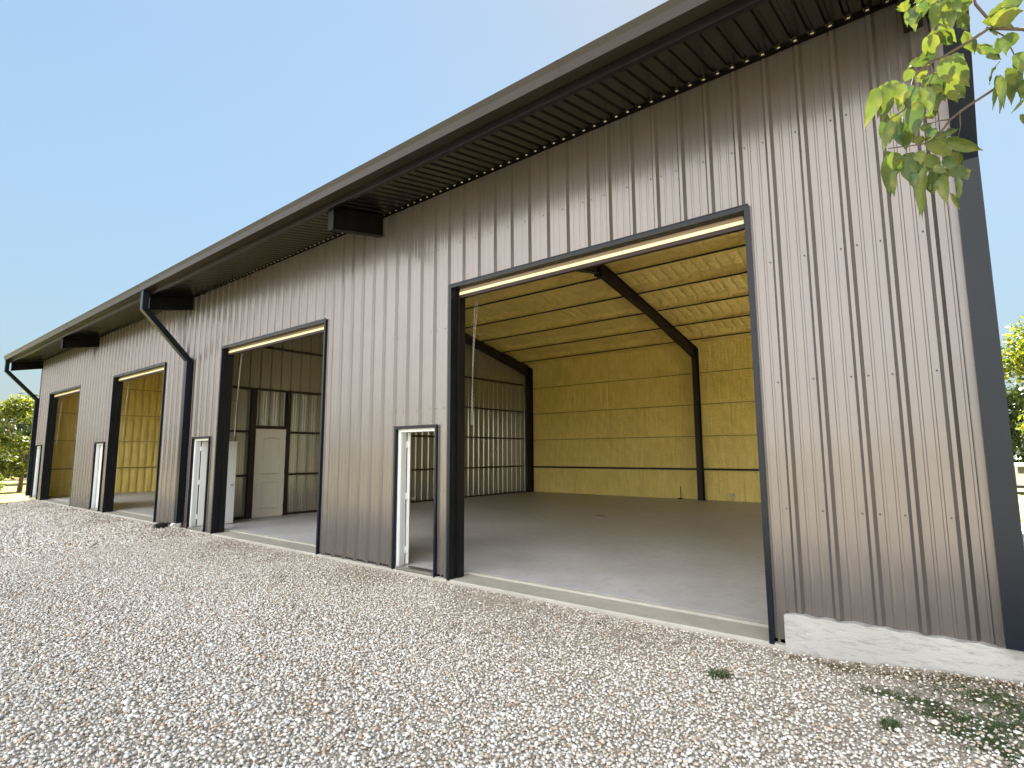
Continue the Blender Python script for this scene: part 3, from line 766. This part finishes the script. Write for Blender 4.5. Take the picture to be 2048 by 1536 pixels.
for (x0, x1, y0, y1, sp_, smin, smax, sub) in ((-11, 3.9, -6.6, -.04, .0225, .018, .039, 1), (-27.9, -11, -9, -.04, .045, .035, .07, 1), (-27, 5, -6.6, -.04, .20, .035, .062, 1)):
    p_ = jitter(x0, x1, y0, y1, sp_)
    d = np.hypot(p_[:, 0] - camxy[0], p_[:, 1] - camxy[1])
    # keep what a camera near this one could see
    ang = np.arctan2(-(p_[:, 0] - camxy[0]), p_[:, 1] - camxy[1])
    keep = ((ang > R(-25)) & (ang < R(102)) & (d > 1.2)) & (p_[:, 0] > -27.9 - 1.83 * p_[:, 1]) & (p_[:, 1] < -.05)
    keep &= ~((p_[:, 0] > .85) & (p_[:, 1] > -.11))
    p_ = p_[keep]; n = len(p_)
    # thin the cover where the photo shows soil: by the wall and right corner
    wallz = np.exp(-((p_[:, 1] + .45) / .55) ** 2) * np.clip(patch_noise(p_[:, 0], p_[:, 1]) - .42, 0, 1) * 1.5
    gz_ = np.clip((p_[:, 0] - 1.1) / .8, 0, 1) * np.exp(-((p_[:, 1] + .75) / .6) ** 2) * .62
    keep = rng.random(n) > np.maximum(wallz, gz_); p_ = p_[keep]; n = len(p_)
    size = (smin + (smax - smin) * rng.random(n) ** 1.25) * np.where(rng.random(n) < .05, 1.4, 1.0)
    near = np.clip(1 - np.abs(p_[:, 1]) / 2.6, 0, 1); size *= (1 - .25 * near)
    z = ghv(p_[:, 0], p_[:, 1]) + size * .16 + rng.uniform(-.004, .017, n)
    V, F, own = stones(np.column_stack([p_, z]), size, sub, .6)
    tint = rng.random(n); brown = np.exp(-((p_[:, 1] + .55) / .75) ** 2) * patch_noise(p_[:, 0] * 1.3 + 4, p_[:, 1]) * 1.25 + .5 * np.clip(patch_noise(p_[:, 0] * .6 + 9, p_[:, 1] * 1.1 + 2) - .6, 0, 1)
    tint = np.where(tint < .93, np.clip(tint - brown * .35, 0, .93), tint * .0 + .95)
    allV.append(V); allF.append(F + off_); allT.append(tint[own]); off_ += len(V)
tri_obj('gravel_stones', np.concatenate(allV), np.concatenate(allF), np.concatenate(allT), M['stones'], label='loose white and grey limestone gravel', kind='stuff')

# grass and weeds
def blades(cx, cy_, n, rad, h, out, flat=.6, w=.0035, ell=1.0):
    for _ in range(n):
        r_ = rad * math.sqrt(random.random()); a = random.uniform(0, 6.283); x, y = cx + r_ * math.cos(a) * ell, cy_ + r_ * math.sin(a)
        if y > -.09 and x > .88: continue
        z = gh(x, y); hh = h * random.uniform(.4, 1.1); a2 = random.uniform(0, 6.283); lean = random.uniform(.2, flat) * hh * 1.3
        d = Vector((math.cos(a2), math.sin(a2), 0)); s_ = Vector((-d.y, d.x, 0)) * w * random.uniform(.6, 1.3)
        p0 = Vector((x, y, z)); p1 = p0 + d * lean * .35 + Vector((0, 0, hh * .6)); p2 = p0 + d * lean + Vector((0, 0, hh * .85))
        out.v += [tuple(p0 - s_), tuple(p0 + s_), tuple(p1 + s_ * .8), tuple(p1 - s_ * .8), tuple(p2)]; b = len(out.v) - 5
        out.f += [(b, b + 1, b + 2, b + 3), (b + 3, b + 2, b + 4)]; out.mi += [0, 0]; out.sm += [True, True]
def weed(name, cx, cy_, n, rad, h, label, mat='grassblade', cat='weed', kind=None, **k):
    mb = MB(); blades(cx, cy_, n, rad, h, mb, **k); t = np.repeat([random.random() for _ in range(len(mb.f) // 2)], 2)
    return mb.build(name, M[mat], None, tint=t, label=label, cat=None if kind else cat, kind=kind)
weed('weed', .61, -.99, 260, .085, .05, 'small dark green weed alone in the gravel before the concrete lip', flat=1.4, w=.004)
weed('grass_tuft', 1.79, -1.27, 260, .055, .06, 'round bright green grass tuft in gravel below the concrete lip', cat='grass tuft')
weed('weed', -.87, -.34, 60, .035, .035, 'tiny dark weed sprig in gravel in front of the widest open bay', cat='weed')
mb = MB(); random.seed(11)
def band(path, wid, n, h, mbx, dens=(25, 60), **k):
    for _ in range(n):
        i = random.randrange(len(path) - 1); t = random.random()
        x = path[i][0] * (1 - t) + path[i + 1][0] * t + random.gauss(0, wid); y = path[i][1] * (1 - t) + path[i + 1][1] * t + random.gauss(0, wid * .8)
        if y > -.1: continue
        blades(x, y, random.randint(*dens), random.uniform(.03, .085), random.uniform(.6, 1.2) * h, mbx, **k)
band([(1.62, -.70), (1.95, -.76), (2.10, -1.12), (2.32, -1.22), (2.5, -1.40), (3.0, -1.6)], .085, 380, .022, mb, (12, 30), flat=2.0, w=.0019)
band([(2.15, -.40), (2.45, -.55), (2.5, -1.0), (3.1, -.8), (3.3, -1.3), (2.6, -.5)], .15, 700, .024, mb, (12, 30), flat=2.0, w=.0019)
band([(2.0, -.9), (2.4, -.95)], .1, 30, .025, mb, flat=1.7, w=.0024)
for _ in range(26):
    blades(random.uniform(-3, 2.0), -.06 - abs(random.gauss(0, .12)) if random.random() < .3 else random.uniform(-1.6, -.3), random.randint(5, 16), .02, .02, mb, flat=1.5, w=.002)
t = np.repeat([random.random() for _ in range(len(mb.f) // 2)], 2)
mb.build('grass', M['grassblade'], None, tint=t, label='thin green grass creeping over gravel beside the concrete lip', kind='stuff')
mb = MB()
band([(1.0, -.18), (1.6, -.28), (2.1, -.25), (2.6, -.22), (3.2, -.3)], .10, 240, .024, mb, (10, 26), flat=1.9, w=.002)
band([(-6, -.3), (-3, -.35), (.5, -.3)], .14, 90, .014, mb, (6, 14), flat=1.9, w=.002)
t = np.repeat([random.random() for _ in range(len(mb.f) // 2)], 2)
mb.build('dry_grass', M['drygrass'], None, tint=t, label='dry brown grass thatch along the concrete lip', kind='stuff')

# ------------------------------------------------------------------ small objects
mb = MB(); mb.box(-13.62, -13.42, -.16, -.05, -.06, .03); mb.hexa([(-13.50, -.34, -.07), (-13.28, -.36, -.07), (-13.50, -.15, -.06), (-13.28, -.17, -.06), (-13.49, -.34, .02), (-13.29, -.36, .02), (-13.49, -.16, .07), (-13.29, -.18, .07)])
mb.build('splash_block', M['black'], None, label='small black broken drain block on gravel beside the middle downspout', cat='drain block')
mb = MB(); mb.tube([(-5.91, DEP - .24, .02), (-5.91, DEP - .24, .48)], .016, 8); mb.box(-5.99, -5.85, DEP - .36, DEP - .22, .021, .06)
B(mb, 'conduit_stub', M['redsteel'])
mb = MB(); mb.box(-4.13, -4.01, DEP - .27, DEP - .2, .20, .30); mb.tube([(-4.07, DEP - .235, .02), (-4.07, DEP - .235, .2)], .018, 8)
B(mb, 'outlet_box', M['trailer'])
mb = MB(); mb.prism([(-5.56 + .16 * math.cos(t) * (1 + .2 * math.sin(3 * t)), 7.83 + .09 * math.sin(t) * (1 + .3 * math.cos(2 * t))) for t in np.linspace(0, 6.283, 24, endpoint=False)], 'z', .0205, .0225)
mb.build('floor_stain', paint('rust_stain', (0.16, 0.075, 0.05), .6, .2, .3), None, kind='structure')

# ------------------------------------------------------------------ trees
def tree(name, x, y, h, r_, ztr, label, group, mat='treeleaf', n=2600, lean=0.0, ls=.09, seed=1, base=-.14, cz=None, trunk_r=None):
    rnd = random.Random(seed); root = empty(name, (x, y, base), label=label, cat='tree', group=group)
    tr = MB(); rr = trunk_r or h * .022
    fork = Vector((lean * .6, 0, ztr)); tr.tube([(0, 0, 0), (lean * .25, 0, ztr * .5), fork], [rr * 1.35, rr, rr * .85], 8)
    cl = []; ctr = Vector((lean, 0, (h + ztr) / 2 if cz is None else cz)); hz = (h - ztr) / 2 * 1.15
    for i in range(26):
        a = rnd.uniform(0, 6.283); u = rnd.uniform(-1, 1); rad = r_ * math.sqrt(max(.05, 1 - u * u)) * rnd.uniform(.45, 1.0)
        p_ = ctr + Vector((math.cos(a) * rad, math.sin(a) * rad, u * hz)); p_.z = max(p_.z, ztr * .75)
        cl.append((p_, rnd.uniform(.22, .42) * r_))
        if i < 12: mid = fork.lerp(p_, .5) + Vector((0, 0, -.1 * h * .3)); tr.tube([fork, mid, p_], [rr * .5, rr * .3, rr * .08], 5)
    o = tr.build('trunk', M['bark'], root)
    cr = MB(); tint = []
    for i in range(n):
        c, cr_ = rnd.choice(cl); d = Vector((rnd.gauss(0, 1), rnd.gauss(0, 1), rnd.gauss(0, .75))); d.normalize(); p_ = c + d * cr_ * rnd.random() ** .45
        s_ = ls * rnd.uniform(.6, 1.5); nrm = Vector((rnd.gauss(0, 1), rnd.gauss(0, 1), rnd.gauss(.5, 1))).normalized(); a = nrm.orthogonal().normalized(); b_ = nrm.cross(a)
        an = rnd.uniform(0, 6.283); u = a * math.cos(an) + b_ * math.sin(an); v = nrm.cross(u)
        cr.face([p_ - u * s_, p_ + v * s_ * .45, p_ + u * s_, p_ - v * s_ * .45]); tint.append(rnd.random() ** 1.4)
    cr.build('crown', M[mat], root, tint=tint); return root
G = 'trees beyond the left end of the building'
tree('shade_tree', -36.4, 1.1, 4.3, 1.9, 1.3, 'sunlit yellow-green tree with a leaning trunk beyond the building left end', G, n=6500, lean=.6, ls=.10, seed=3)
tree('shade_tree', -41, -1.6, 4.9, 2.2, 1.4, 'wispy taller green tree left behind the leaning-trunk tree', G, n=5200, ls=.11, seed=5)
tree('shade_tree', -47, 4.5, 5.2, 2.8, 1.0, 'dark bushy tree behind the pale rail fence', G, mat='darkleaf', n=6500, ls=.15, seed=8)
for i, (x, y, h, lb) in enumerate(((-53, 0, 5.4, 'dense dark tree at the far left edge past the fence'), (-56, 8.5, 5.8, 'dark tree hidden mostly by the building left corner'))):
    tree('shade_tree', x, y, h, 3.2, .8, lb, G, mat='darkleaf', n=5200, ls=.18, seed=20 + i)
tree('green_shrub', -34.6, -.35, .95, .55, .12, 'small bright green shrub left of the leaning trunk', None, n=1500, ls=.05, seed=31)
G2 = 'trees beyond the right corner'
tree('pecan_tree', 7.6, 39, 9.3, 3.6, 2.0, 'tall sunlit green tree past the right corner downspout', G2, n=9000, ls=.16, seed=41)
tree('pecan_tree', 3.4, 47, 7.2, 3.4, 1.6, 'darker green tree behind the tall one at the right edge', G2, mat='darkleaf', n=5200, ls=.18, seed=42)
# distant woods
mb = MB(); tint = []; rnd = random.Random(5)
for i in range(26000):
    a = rnd.uniform(R(-25), R(120)); d = rnd.uniform(62, 84)
    x, y = CAM.x - d * math.sin(a), CAM.y + d * math.cos(a); top = 3.4 + .9 * math.sin(a * 37) + .6 * math.sin(a * 91)
    z = rnd.uniform(-.2, top); s_ = rnd.uniform(.3, .7); u = Vector((rnd.gauss(0, 1), rnd.gauss(0, 1), rnd.gauss(0, 1))).normalized(); v = u.orthogonal().normalized(); c = Vector((x, y, z))
    mb.face([c - u * s_, c + v * s_ * .6, c + u * s_, c - v * s_ * .6]); tint.append(rnd.random())
mb.build('distant_woods', M['darkleaf'], None, tint=tint, label='dark line of woods along the horizon', kind='stuff')

# rail fence, left
fn = empty('rail_fence', (-40, -6, -.14), label='pale three-rail fence beyond the leaning tree', cat='fence')
for k in range(10):
    y = -9 + k * 2.4; mb = MB(); mb.box(-40.07, -39.93, y - .07, y + .07, -.14, 1.25); place(mb.build('post', M['fencewood']), fn)
for z in (.35, .75, 1.12):
    mb = MB(); mb.box(-39.93, -39.88, -9, 12.6, z - .05, z + .06); place(mb.build('rail', M['fencewood']), fn)
# right background
mb = MB(); mb.box(3.80, 3.92, 18.3, 18.42, -.14, 1.05); mb.prism([(3.79, 18.29), (3.93, 18.29), (3.93, 18.43), (3.79, 18.43)], 'z', 1.05, 1.09)
mb.build('wooden_post', M['postwood'], None, label='short dark wooden post on the sunny lawn right of the building', cat='post')
tr = empty('white_trailer', (5.4, 27, -.14), label='low white camper trailer parked under the trees right of the corner', cat='trailer')
mb = MB(); mb.prism([(3.9, .22), (8.0, .22), (8.0, 1.0), (7.8, 1.16), (4.15, 1.16), (3.9, 1.0)], 'y', 27, 29); place(mb.build('body', M['trailer']), tr)
for xw in (4.12, 4.75, 5.9): mb = MB(); mb.box(xw, xw + .42, 26.97, 26.998, .74, 1.02); place(mb.build('window', M['glassdark']), tr)
for xw in (5.2, 5.95):
    mb = MB(); mb.prism([(xw + .27 * math.cos(t), .13 + .27 * math.sin(t)) for t in np.linspace(0, 6.283, 16, endpoint=False)], 'y', 26.93, 27.12); place(mb.build('wheel', M['black']), tr)
mb = MB(); mb.box(3.95, 7.9, 27.03, 28.9, .10, .219); place(mb.build('chassis', M['black']), tr)

# ------------------------------------------------------------------ overhanging branch
def at(px, py, d):
    v = fwd + rt * ((px - 1024) / FPX) - up * ((py - 768) / FPX); return CAM + v * d
ob = empty('overhanging_tree', (5.0, -3.6, -.07), label='leafy tree whose drooping green branch hangs over the top right corner', cat='tree')
tw = MB(); D0 = 1.22
def tw_path(pts, r0, r1):
    n = len(pts); tw.tube([at(*q) for q in pts], [r0 + (r1 - r0) * i / (n - 1) for i in range(n)], 5)
S = lambda x, y: (1500 + x / 2.743, y / 2.743)
def L3(lst, d): return [(*S(x, y), d + dd) for x, y, dd in lst]
tw_path(L3([(1900, 300, .22), (1500, 160, .12), (1310, 155, .02), (1200, 230, 0), (1060, 312, 0), (985, 338, -.01), (900, 420, -.02), (850, 600, -.03), (765, 655, -.03)], D0), .0045, .0012)
tw_path(L3([(1900, 120, .25), (1480, 390, .12), (1340, 488, .06), (1180, 592, .03), (1100, 655, .02), (1035, 740, 0), (950, 790, -.02), (760, 815, -.03)], D0), .0040, .0012)
tw_path(L3([(1100, 655, .02), (1040, 662, .01), (965, 685, 0)], D0), .0016, .001)
tw_path(L3([(1215, -60, .05), (1235, 20, .04), (1300, 95, .02)], D0), .003, .003)
tw_path(L3([(1700, -260, .2), (1430, -120, .12), (1215, -60, .05), (1100, -40, .02), (960, -20, 0)], D0), .005, .002)
tw_path(L3([(1300, 150, .02), (1400, 200, .06), (1450, 300, .08), (1500, 330, .1)], D0), .002, .001)
tw_path(L3([(1480, 390, .12), (1420, 430, .1), (1400, 440, .1)], D0), .002, .001)
tw_path(L3([(1150, 620, .02), (1155, 690, .02), (1140, 760, .02)], D0), .0014, .0006)
tw_path(L3([(985, 338, -.01), (1010, 400, -.01), (940, 560, -.02), (890, 780, -.02)], D0), .0014, .0008)
for b0, b1, b2 in (((1900, 300, .22), (2600, 200, .5), (5.0, -3.6, 3.4)), ((1900, 120, .25), (2600, 0, .55), (5.0, -3.6, 3.5)), ((1700, -260, .2), (2500, -500, .5), (5.0, -3.6, 3.7))):
    P0, P1, P2 = at(*S(b0[0], b0[1]), D0 + b0[2]), at(*S(b1[0], b1[1]), D0 + b1[2]), Vector(b2)
    tw.tube([P0, P1, P1.lerp(P2, .5) + Vector((0, 0, .1)), P2], [.0045, .009, .022, .04], 6)
o = tw.build('twigs', M['twig']); place(o, ob)
tk = MB(); tk.tube([(5.0, -3.6, -.1), (5.06, -3.58, 1.6), (5.0, -3.6, 3.4), (4.9, -3.5, 4.6), (5.0, -3.4, 6.0)], [.14, .11, .09, .06, .02], 10); o = tk.build('trunk', M['bark']); place(o, ob)
LF = [(705,480,637,690,75),(740,465,742,660,85),(800,455,828,600,85),(885,465,868,605,80),(870,30,812,35,55),(898,35,897,165,58),(855,60,864,150,24),(945,5,948,100,60),(1005,20,1010,165,78),(1065,5,1092,112,70),(1130,0,1152,62,50),(1185,-10,1118,110,60),(1150,90,1197,165,60),
(1035,165,1115,252,62),(985,190,1012,302,72),(965,200,960,312,34),(978,318,880,366,46),(1177,175,1218,296,44),(1035,322,1215,478,120),(1003,400,1022,612,118),(1062,440,1147,562,85),(945,480,1002,622,70),(1105,300,1182,345,60),(885,378,845,452,60),
(905,560,908,752,88),(832,640,822,812,88),(778,655,732,830,52),(988,605,1002,655,60),(765,840,755,1055,82),(775,832,838,952,75),(792,930,788,1080,36),(862,850,882,1012,95),(892,940,906,1048,48),(962,900,930,1210,56),(962,780,1132,858,66),(1078,768,1282,828,66),(1035,752,1148,695,38),(962,768,1062,812,54),(962,850,1052,932,64),(1062,870,1137,928,56),(1000,940,985,1072,54),(1052,960,1078,1122,60),(1100,1055,1156,1158,22),(1132,960,1152,1108,32),(1090,930,1207,956,66),(1002,915,1085,945,44),(935,380,955,440,50),(1020,300,960,330,40),(900,760,965,785,46),(985,700,1000,760,60),(1120,830,1160,930,60),(925,830,940,900,60),(1040,460,980,540,60),(870,700,850,830,60),(1000,1000,1010,1060,44),
(940,-40,905,20,60),(1020,-50,985,30,70),(1110,-60,1060,10,70),(1180,-40,1180,60,60),(1090,60,1110,160,50),
(1310,110,1510,60,95),(1330,90,1500,0,80),(1380,40,1520,-40,80),(1235,270,1365,292,44),(1300,265,1380,330,50),(1420,180,1400,300,64),(1460,290,1500,405,70),(1480,290,1530,360,60),(1370,410,1392,592,46),(1440,410,1432,575,52),(1345,470,1338,588,24),(1372,338,1298,466,20),(1502,545,1438,618,16),(1490,440,1500,540,50),(1400,400,1460,470,50),(1492,625,1505,685,22),(1320,130,1350,200,24),(1350,120,1450,150,40)]
lf = MB(); tint = []
def add_leaf(P0, P1, w, seed):
    rnd = random.Random(seed); d = P1 - P0; Ln = d.length; d.normalize(); view = (CAM - P0).normalized()
    nrm = (view - d * view.dot(d)).normalized(); nrm = (nrm + Vector((rnd.gauss(0, .35), rnd.gauss(0, .35), rnd.gauss(.15, .3)))).normalized(); nrm = (nrm - d * nrm.dot(d)).normalized()
    s_ = d.cross(nrm); n = 9; bend = rnd.uniform(.04, .18) * Ln; fold = rnd.uniform(.12, .5); tt = rnd.random() ** .8
    rows = []
    for i in range(n + 1):
        t = i / n; ww = w * .5 * (math.sin(math.pi * min(1, t * 1.02) ** .74) ** .88) * (1 if t < .75 else max(.0, 1 - ((t - .75) / .25) ** 1.2 * .75)) + .0002
        c = P0 + d * (Ln * t) - nrm * bend * (t * t) + nrm * bend * .5 * math.sin(t * 3.1)
        wv = .0022 * math.sin(t * 17 + seed)
        row = [c + s_ * ww * q + nrm * (abs(q) * ww * fold + wv * abs(q) ** 2 * math.copysign(1, q)) for q in (-1, -.55, 0, .55, 1)]
        b = len(lf.v); lf.v += [tuple(q) for q in row]; rows.append(b)
    for a, b in zip(rows, rows[1:]):
        for k in range(4): lf.f.append((a + k, a + k + 1, b + k + 1, b + k)); lf.mi.append(0); lf.sm.append(True); tint.append(tt)
for i, (x0, y0, x1, y1, w) in enumerate(LF):
    dd = D0 + random.uniform(-.05, .05) + (.07 if x0 > 1290 else 0); P0 = at(*S(x0, y0), dd); P1 = at(*S(x1, y1), dd + random.uniform(-.03, .02))
    add_leaf(P0, P1, w / 2.743 / FPX * dd * .98, i)
for lay in (0, 1):
    for i, (x0, y0, x1, y1, w) in enumerate(LF):
        if (i + lay) % 4 == 3 or w < 34: continue
        r2 = random.Random(500 + i + lay * 333); dd = D0 + .04 + lay * .05 + r2.uniform(0, .05); ox, oy = r2.uniform(-42, 42), r2.uniform(-32, 26); k2 = r2.uniform(.7, 1.0)
        P0 = at(*S(x0 + ox, y0 + oy), dd); P1 = at(*S(x0 + ox + (x1 - x0) * k2 + r2.uniform(-28, 28), y0 + oy + (y1 - y0) * k2), dd + r2.uniform(-.02, .04)); add_leaf(P0, P1, w / 2.743 / FPX * dd * .85, 700 + i + lay * 200)
rnd = random.Random(77)
for i in range(520):     # the rest of the crown, outside the picture
    c = Vector((5.0, -3.55, 4.6)) + Vector((rnd.gauss(0, .45), rnd.gauss(0, .5), rnd.gauss(0, .6)))
    if c.x < 4.0: c.x = 4.0 + rnd.random()
    d = Vector((rnd.gauss(0, .5), rnd.gauss(0, .5), -rnd.uniform(.2, 1))).normalized(); add_leaf(c, c + d * rnd.uniform(.06, .1), .04, 1000 + i)
place(lf.build('leaves', M['leaf'], None, tint=tint), ob)
